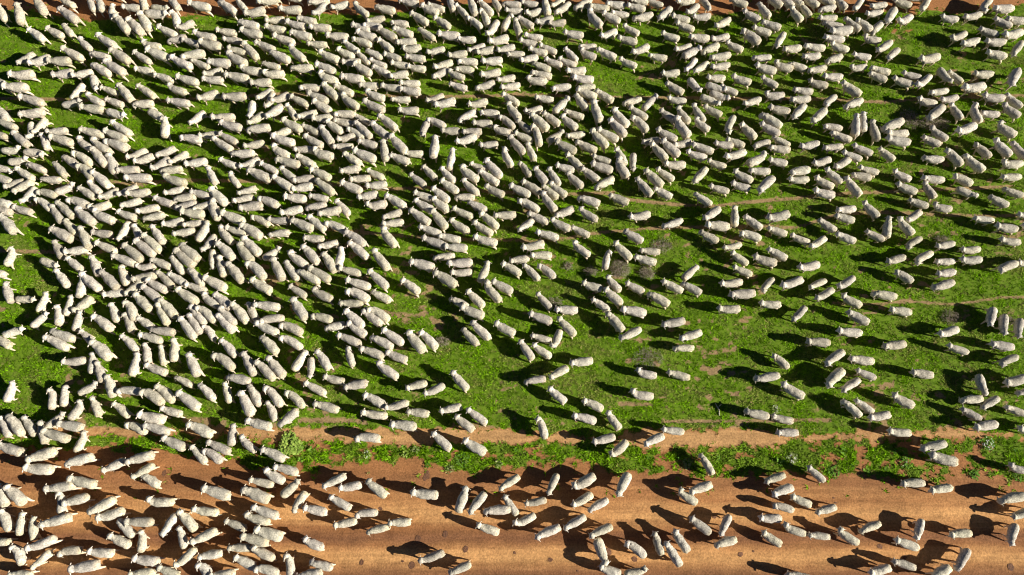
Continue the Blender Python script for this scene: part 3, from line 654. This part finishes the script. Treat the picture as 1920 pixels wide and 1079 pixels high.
1270 921 1304 942  1292 969 1332 1000  1446 927 1486 914  1482 931 1521 947  1446 943 1490 958  1530 962 1570 951  1422 973 1466 973  1464 987 1510 1002
1514 1002 1556 1008  1427 998 1466 1022  1565 993 1609 1019  1343 1022 1378 1013  1350 1006 1369 967  1481 1079 1512 1085  1739 921 1785 914  1865 940 1926 929
1898 973 1935 958  1612 997 1651 982  1674 1011 1722 1028  1720 1017 1730 975  1777 1002 1823 1000  1895 1022 1906 986  1796 1072 1818 1031  1671 1050 1718 1066
1629 1077 1671 1065  1752 1083 1774 1070
"""

# ------------------------------------------------------------------ the sheep
m_wool, n, l, b = node_mat("fleece_wool", 0.95, 0.05)
at = n.new("ShaderNodeAttribute"); at.attribute_name = "tint"
oi = n.new("ShaderNodeObjectInfo")
geo = n.new("ShaderNodeNewGeometry")
m1 = n.new("ShaderNodeMix"); m1.data_type = 'RGBA'; m1.blend_type = 'MULTIPLY'; m1.inputs[0].default_value = 1.0
l.new(at.outputs["Color"], m1.inputs[6]); l.new(oi.outputs["Color"], m1.inputs[7])
nz = n.new("ShaderNodeTexNoise"); nz.inputs["Scale"].default_value = 15.0; nz.inputs["Detail"].default_value = 5; nz.inputs["Roughness"].default_value = 0.7
l.new(geo.outputs["Position"], nz.inputs["Vector"])
mr = n.new("ShaderNodeMapRange"); mr.inputs[1].default_value = 0.32; mr.inputs[2].default_value = 0.62; mr.inputs[3].default_value = 0.42; mr.inputs[4].default_value = 1.10
l.new(nz.outputs[0], mr.inputs[0])
m2 = n.new("ShaderNodeMix"); m2.data_type = 'RGBA'; m2.blend_type = 'MULTIPLY'; m2.inputs[0].default_value = 1.0
l.new(m1.outputs[2], m2.inputs[6]); l.new(mr.outputs[0], m2.inputs[7]); l.new(m2.outputs[2], b.inputs["Base Color"])
bp = n.new("ShaderNodeBump"); bp.inputs["Strength"].default_value = 0.7; bp.inputs["Distance"].default_value = 0.03
n3 = n.new("ShaderNodeTexNoise"); n3.inputs["Scale"].default_value = 24.0; n3.inputs["Detail"].default_value = 3
l.new(geo.outputs["Position"], n3.inputs["Vector"]); l.new(n3.outputs[0], bp.inputs["Height"]); l.new(bp.outputs[0], b.inputs["Normal"])
m_skin, n, l, b = node_mat("sheep_skin", 0.8, 0.15)
at = n.new("ShaderNodeAttribute"); at.attribute_name = "tint"
oi = n.new("ShaderNodeObjectInfo")
m1 = n.new("ShaderNodeMix"); m1.data_type = 'RGBA'; m1.blend_type = 'MULTIPLY'; m1.inputs[0].default_value = 1.0
l.new(at.outputs["Color"], m1.inputs[6]); l.new(oi.outputs["Color"], m1.inputs[7]); l.new(m1.outputs[2], b.inputs["Base Color"])

NOSE, RUMP = 0.66, -0.58

def pose(p, bend, turn, down):
    """bend the straight animal: body curve, head turned sideways, head lowered"""
    x, y, z = p
    # head lowered: rotate about the base of the neck
    if x > 0.26 and down:
        k = min((x - 0.26) / 0.30, 1.0); k = k * k * (3 - 2 * k)
        a = down * k; dx, dz = x - 0.26, z - 0.60
        x, z = 0.26 + dx * math.cos(a) + dz * math.sin(a), 0.60 - dx * math.sin(a) + dz * math.cos(a)
    # sideways curve
    x0 = -0.05; ang = 0.0
    if x > x0:
        d = x - x0; ang = bend * d
        if abs(bend) > 1e-4:
            r = 1 / bend; cx, cy = math.sin(ang) * r, (1 - math.cos(ang)) * r
        else:
            cx, cy = d, 0.0
        x, y = x0 + cx - y * math.sin(ang), cy + y * math.cos(ang)
    if turn and p[0] > 0.34:
        k = min((p[0] - 0.34) / 0.14, 1.0); a = turn * k
        px_, py_ = x0 + (math.sin(bend * 0.41) / bend if abs(bend) > 1e-4 else 0.41), ((1 - math.cos(bend * 0.41)) / bend if abs(bend) > 1e-4 else 0.0)
        dx, dy = x - px_, y - py_
        x, y = px_ + dx * math.cos(a) - dy * math.sin(a), py_ + dx * math.sin(a) + dy * math.cos(a)
    return (x, y, z)

RINGS = [(-0.580, 0.070, 0.09, 0.575), (-0.562, 0.148, 0.16, 0.565), (-0.50, 0.192, 0.205, 0.55), (-0.40, 0.214, 0.236, 0.540), (-0.30, 0.223, 0.249, 0.535), (-0.18, 0.228, 0.256, 0.53),
         (-0.06, 0.228, 0.256, 0.525), (0.06, 0.222, 0.252, 0.53), (0.16, 0.210, 0.242, 0.54), (0.24, 0.194, 0.222, 0.56), (0.305, 0.178, 0.200, 0.59), (0.345, 0.163, 0.178, 0.62),
         (0.375, 0.143, 0.158, 0.65), (0.415, 0.156, 0.162, 0.685), (0.47, 0.155, 0.156, 0.715), (0.525, 0.136, 0.134, 0.73), (0.563, 0.104, 0.10, 0.735), (0.590, 0.060, 0.062, 0.73)]
NS = 14

def fleece_mesh(bend, turn, down, seed):
    r_ = random.Random(seed)
    vs, cs = [], []
    ph = [r_.uniform(0, 6.28) for _ in range(6)]
    for q, (x, w, h, zc) in enumerate(RINGS):
        fold = (0.93 if q % 2 else 1.05) if 8 < q < 12 else 1.0
        for j in range(NS):
            t = 2 * math.pi * j / NS
            lump = fold * (1 + r_.gauss(0, 0.025) + 0.035 * math.sin(2 * t + ph[0] + 9 * x) + 0.03 * math.sin(3 * t + ph[1] - 14 * x) + 0.03 * math.sin(21 * x + ph[2]))
            ww = w * (1.0 if math.sin(t) > 0 else 0.93)
            y = math.cos(t) * ww * lump; s = math.sin(t)
            z = zc + (s if s < 0 else s ** 0.85 if s > 0 else 0) * h * lump
            if s < -0.5 and -0.4 < x < 0.2: z += 0.02
            vs.append(pose((x + r_.gauss(0, 0.011), y, z), bend, turn, down))
            back = max(0, math.sin(t)); dusty = sstep(-0.45, -0.15, x) * (1 - sstep(0.25, 0.4, x))
            c = np.array((0.60, 0.56, 0.475)) * (1 - 0.13 * back * dusty)
            if x < -0.45: c = c * np.array((1.0, 0.95, 0.84))
            if x > 0.40: c = np.array((0.62, 0.58, 0.50))
            cs.append(c * (1 + r_.gauss(0, 0.03) + 0.05 * math.sin(17 * x + ph[3] + 2 * t) + 0.05 * math.sin(9 * x + ph[4] - t)))
    fs = []
    nr = len(RINGS)
    for q in range(nr - 1):
        for j in range(NS):
            fs.append((q * NS + j, (q + 1) * NS + j, (q + 1) * NS + (j + 1) % NS, q * NS + (j + 1) % NS))
    a = len(vs); vs.append(pose((RINGS[0][0] - 0.012, 0, RINGS[0][3]), bend, turn, down)); cs.append(np.array((0.62, 0.55, 0.44)))
    vs.append(pose((RINGS[-1][0] + 0.012, 0, RINGS[-1][3]), bend, turn, down)); cs.append(np.array((0.68, 0.64, 0.56)))
    tris = []
    for f in fs: tris += [(f[0], f[3], f[2]), (f[0], f[2], f[1])]
    for j in range(NS):
        tris.append((a, (j + 1) % NS, j)); e = (nr - 1) * NS
        tris.append((a + 1, e + j, e + (j + 1) % NS))
    vs, cs, tris = np.array(vs), np.array(cs), np.array(tris)
    return vs, tris, cs

def body_mesh(bend, turn, down, gait):
    """one continuous skin: trunk, neck, head, muzzle, ears, tail and four jointed legs"""
    P, R, E = [], [], []
    def add(p, r, par):
        P.append(pose(p, bend, turn, down)); R.append(r)
        if par is not None: E.append((par, len(P) - 1))
        return len(P) - 1
    pel = add((-0.36, 0, 0.56), (0.15, 0.15), None)
    mid_ = add((-0.08, 0, 0.54), (0.17, 0.17), pel)
    sh = add((0.22, 0, 0.57), (0.14, 0.15), mid_)
    nk = add((0.38, 0, 0.66), (0.08, 0.09), sh)
    hd = add((0.50, 0, 0.725), (0.075, 0.075), nk)
    fc = add((0.585, 0, 0.685), (0.058, 0.056), hd)
    nz_ = add((0.655, 0, 0.625), (0.038, 0.036), fc)
    tl = add((-0.56, 0, 0.60), (0.035, 0.03), pel); add((-0.585, 0, 0.50), (0.022, 0.022), tl)
    for s in (-1, 1):
        ear = add((0.515, s * 0.14, 0.735), (0.022, 0.04), hd); add((0.48, s * 0.245, 0.73), (0.014, 0.026), ear)
        g = gait * s * 0.09
        k = add((0.22 + g * 0.3, s * 0.12, 0.38), (0.06, 0.06), sh); k2 = add((0.23 + g * 0.8, s * 0.12, 0.21), (0.040, 0.040), k)
        f1 = add((0.215 + g * 1.4, s * 0.12, 0.04), (0.032, 0.032), k2); add((0.245 + g * 1.4, s * 0.12, 0.012), (0.028, 0.022), f1)
        g = -g
        k = add((-0.33 + g * 0.3, s * 0.13, 0.38), (0.10, 0.09), pel); k2 = add((-0.45 + g * 0.7, s * 0.13, 0.24), (0.055, 0.050), k)
        f1 = add((-0.43 + g * 1.4, s * 0.13, 0.04), (0.034, 0.034), k2); add((-0.39 + g * 1.4, s * 0.13, 0.012), (0.028, 0.022), f1)
    me = bpy.data.meshes.new("body_skin"); me.from_pydata(P, E, []); me.update()
    o = bpy.data.objects.new("body_skin", me); col.objects.link(o)
    md = o.modifiers.new("skin", 'SKIN'); md.use_smooth_shade = True
    sv = me.skin_vertices[0].data
    for q, rr in enumerate(R): sv[q].radius = rr
    for q in range(len(R)): sv[q].use_root = (q == 0)
    ss = o.modifiers.new("sub", 'SUBSURF'); ss.levels = 1; ss.render_levels = 1
    dg = bpy.context.evaluated_depsgraph_get(); dg.update()
    ev = o.evaluated_get(dg).to_mesh()
    ev.calc_loop_triangles()
    vs = np.empty(len(ev.vertices) * 3); ev.vertices.foreach_get("co", vs); vs = vs.reshape(-1, 3)
    tr = np.empty(len(ev.loop_triangles) * 3, int); ev.loop_triangles.foreach_get("vertices", tr); tr = tr.reshape(-1, 3)
    o.evaluated_get(dg).to_mesh_clear()
    bpy.data.objects.remove(o); bpy.data.meshes.remove(me)
    nose = np.array(P[6]); head = np.array(P[4])
    cs = np.tile(np.array((0.58, 0.51, 0.42)), (len(vs), 1))
    z = vs[:, 2]
    low = (z < 0.4) & (np.linalg.norm(vs - nose, axis=1) > 0.3)
    cs[low] = (0.60, 0.50, 0.37)
    cs[(z < 0.035)] = (0.09, 0.075, 0.06)
    dn = np.linalg.norm(vs - nose, axis=1)
    cs[dn < 0.14] = (0.60, 0.54, 0.46); cs[dn < 0.052] = (0.42, 0.30, 0.26)
    # eyes
    fcp = np.array(P[5]); hh = (nose - head); hh = hh / np.linalg.norm(hh); side = np.cross(hh, (0, 0, 1)); side = side / np.linalg.norm(side)
    for s in (-1, 1):
        c = fcp - hh * 0.03 + side * s * 0.056 + np.array((0, 0, 0.018)); r = 0.013
        ov = np.array([c + r * np.array(d) for d in ((1, 0, 0), (-1, 0, 0), (0, 1, 0), (0, -1, 0), (0, 0, 1), (0, 0, -1))])
        of = np.array([(0, 2, 4), (2, 1, 4), (1, 3, 4), (3, 0, 4), (2, 0, 5), (1, 2, 5), (3, 1, 5), (0, 3, 5)]) + len(vs)
        vs = np.r_[vs, ov]; tr = np.r_[tr, of]; cs = np.r_[cs, np.tile((0.03, 0.02, 0.02), (6, 1))]
    return vs, tr, cs

POSES = [(0.0, 0.0, 0.0, 1), (0.25, 0.1, 0.05, -1), (-0.25, -0.1, 0.1, 1), (0.1, 0.35, 0.0, 1), (-0.1, -0.35, 0.0, -1),
         (0.0, 0.1, 0.35, -1), (0.9, 0.5, 0.1, 1), (-0.9, -0.5, 0.1, -1), (0.4, 0.9, 0.0, -1), (-0.4, -0.9, 0.05, 1), (0.15, 0.2, 0.9, 1), (-0.15, -0.2, 0.75, -1)]
WEIGHT = [20, 12, 12, 7, 7, 8, 3, 3, 3, 3, 4, 4]
VAR = []
for q, (bd, tn, dw, gt) in enumerate(POSES):
    bv = body_mesh(bd, tn, dw, gt); fv = fleece_mesh(bd, tn, dw, 50 + q)
    pts = np.r_[bv[0], fv[0]]
    VAR.append((bv, fv))

# measured head and rump points of every sheep in view (photo units)
A = np.array([int(t) for t in SHEEP.split()], float).reshape(-1, 4)
hx, hy = to_world(A[:, 0], A[:, 1], 0.62); rx, ry = to_world(A[:, 2], A[:, 3], 0.60)
cx, cy = (hx + rx) / 2, (hy + ry) / 2
ang = np.arctan2(hy - ry, hx - rx)
L = np.hypot(hx - rx, hy - ry)
short = L < 0.88
sc = np.clip(L / 1.21, 0.90, 1.13) * rng.normal(1.0, 0.02, len(A))
sc = np.where(short, 0.97, sc)
cz = height(cx, cy) - 0.01
um, vm = (A[:, 0] + A[:, 2]) / 2, (A[:, 1] + A[:, 3]) / 2
rr_ = random.Random(21)
vid = np.array([rr_.choices(range(len(POSES)), WEIGHT)[0] for _ in A])
for (u, v, k) in [(1468, 675, 8), (1015, 800, 8), (1135, 483, 9), (644, 665, 9), (1048, 640, 9), (1283, 933, 9), (1588, 1008, 9), (1358, 1018, 10), (1620, 988, 10), (1278, 651, 10),
                  (1806, 745, 10), (925, 545, 7), (862, 562, 10), (1780, 365, 9), (1805, 320, 8), (700, 985, 10), (575, 1022, 9), (270, 900, 10), (112, 900, 0), (1105, 955, 10),
                  (350, 245, 8), (148, 300, 8), (45, 345, 8), (1208, 445, 11), (610, 600, 8), (60, 700, 0), (1730, 1000, 9), (1820, 705, 10), (1583, 185, 10), (915, 950, 10)]:
    vid[int(np.argmin((um - u) ** 2 + (vm - v) ** 2))] = k
tint = np.array([(1, 1, 1)] * len(A)) * np.clip(rng.normal(0.97, 0.10, len(A)), 0.70, 1.12)[:, None] * np.c_[np.ones(len(A)), rng.uniform(0.965, 1.0, len(A)), rng.uniform(0.88, 0.99, len(A))]
off = (NOSE + RUMP) / 2
wide = rng.uniform(0.86, 1.06, len(A))

# the 300 that show largest become things of their own
dist = np.sqrt(cx ** 2 + cy ** 2 + (CAMZ - 0.5) ** 2)
inside = np.clip((um + 14) / 28, 0, 1) * np.clip((1920 - um + 14) / 28, 0, 1) * np.clip((1079 - vm + 12) / 24, 0, 1) * np.clip((vm + 12) / 24, 0, 1)
score = inside / (CAMZ * ct + cy * st) ** 2
chosen = np.argsort(-score)[:300]
single = np.zeros(len(A), bool); single[chosen] = True

# labels: where it stands, which way it faces, and its rank among the sheep that share both
DIRS = ["right", "upper right", "up", "upper left", "left", "lower left", "down", "lower right"]
fu, fv_, froad, fpath, ftop, fw, *_ = fields(cx, cy)
place = np.where(froad > 0, "on the red dirt road", np.where(vm > 838, "in the grass verge", np.where(vm > 793, "on the sandy path",
        np.where(vm > 690, "just above the sandy path", np.where(vm > 600, "in the lower pasture", "in the pasture")))))
ZONE = ["at far left", "left", "just left of centre", "just right of centre", "right", "at far right"]
quarter = np.array([ZONE[int(np.clip(t // 320, 0, 5))] for t in um])
dirn = np.round(np.arctan2(-(A[:, 1] - A[:, 3]), A[:, 0] - A[:, 2]) / (math.pi / 4)).astype(int) % 8
ORD = ["", "second", "third", "fourth", "fifth", "sixth", "seventh", "eighth", "ninth", "tenth", "eleventh", "twelfth", "thirteenth", "fourteenth", "fifteenth", "sixteenth",
       "seventeenth", "eighteenth", "nineteenth", "twentieth", "twenty-first", "twenty-second", "twenty-third", "twenty-fourth", "twenty-fifth", "twenty-sixth",
       "twenty-seventh", "twenty-eighth", "twenty-ninth", "thirtieth"] + ["later"] * 100
LAB = {}
keys = {}
for q in range(len(A)): keys.setdefault((place[q], dirn[q], quarter[q]), []).append(q)
for (pl, dr, qt), ids in keys.items():
    ids.sort(key=lambda q: -vm[q])
    for k, q in enumerate(ids):
        base = "cream sheep facing %s %s, %s" % (DIRS[dr], pl, qt)
        LAB[q] = ("only " if len(ids) == 1 else "lowest " if k == 0 else ORD[k] + " lowest ") + base

protos = {}
def proto(v):
    if v not in protos:
        bv, fv = VAR[v]
        bm_ = np_mesh("sheep_body", bv[0], bv[1], m_skin, bv[2], True)
        fm_ = np_mesh("fleece", fv[0], fv[1], m_wool, fv[2], True)
        o = bpy.data.objects.new("sheep", bm_); f = bpy.data.objects.new("fleece", fm_); f.parent = o
        protos[v] = [o, f, False]
    return protos[v]
for q in chosen:
    o, f, used = proto(int(vid[q]))
    if used:
        o = o.copy(); f = f.copy(); f.parent = o
    else:
        protos[int(vid[q])][2] = True
    col.objects.link(o); col.objects.link(f)
    s = float(sc[q]); a = float(ang[q])
    o.location = (float(cx[q]) - math.cos(a) * off * s, float(cy[q]) - math.sin(a) * off * s, float(cz[q])); o.rotation_euler = (0, 0, a); o.scale = (s, s * float(wide[q]), s)
    t = tint[q]; o.color = (t[0], t[1], t[2], 1); f.color = o.color
    tag(o, LAB[q], "sheep", "sheep of the large flock")

# all the others, one mass
bvs, bfs, bcs, fvs, ffs, fcs = [], [], [], [], [], []
nb_ = nf_ = 0
allv, allf, allc, allm = [], [], [], []
nv = 0
for q in np.where(~single)[0]:
    a = ang[q]; s = sc[q]
    M = np.array([[math.cos(a), -math.sin(a), 0], [math.sin(a), math.cos(a), 0], [0, 0, 1]]) @ np.diag([s, s * wide[q], s])
    org = np.array((cx[q] - math.cos(a) * off * s, cy[q] - math.sin(a) * off * s, cz[q]))
    for part, mi in ((VAR[vid[q]][0], 0), (VAR[vid[q]][1], 1)):
        allv.append(part[0] @ M.T + org); allf.append(part[1] + nv); allc.append(part[2] * tint[q]); allm.append(np.full(len(part[1]), mi, np.int32)); nv += len(part[0])
me = np_mesh("sheep_flock", np.concatenate(allv), np.concatenate(allf), m_skin, np.concatenate(allc), True)
me.materials.append(m_wool)
me.polygons.foreach_set("material_index", np.concatenate(allm))
o = bpy.data.objects.new("sheep_flock", me); col.objects.link(o)
tag(o, "dense flock of cream sheep spread over the pasture, most facing left", "sheep flock", None, "stuff")
print("sheep", len(A), "tris", len(me.polygons), "grass tufts", nT)
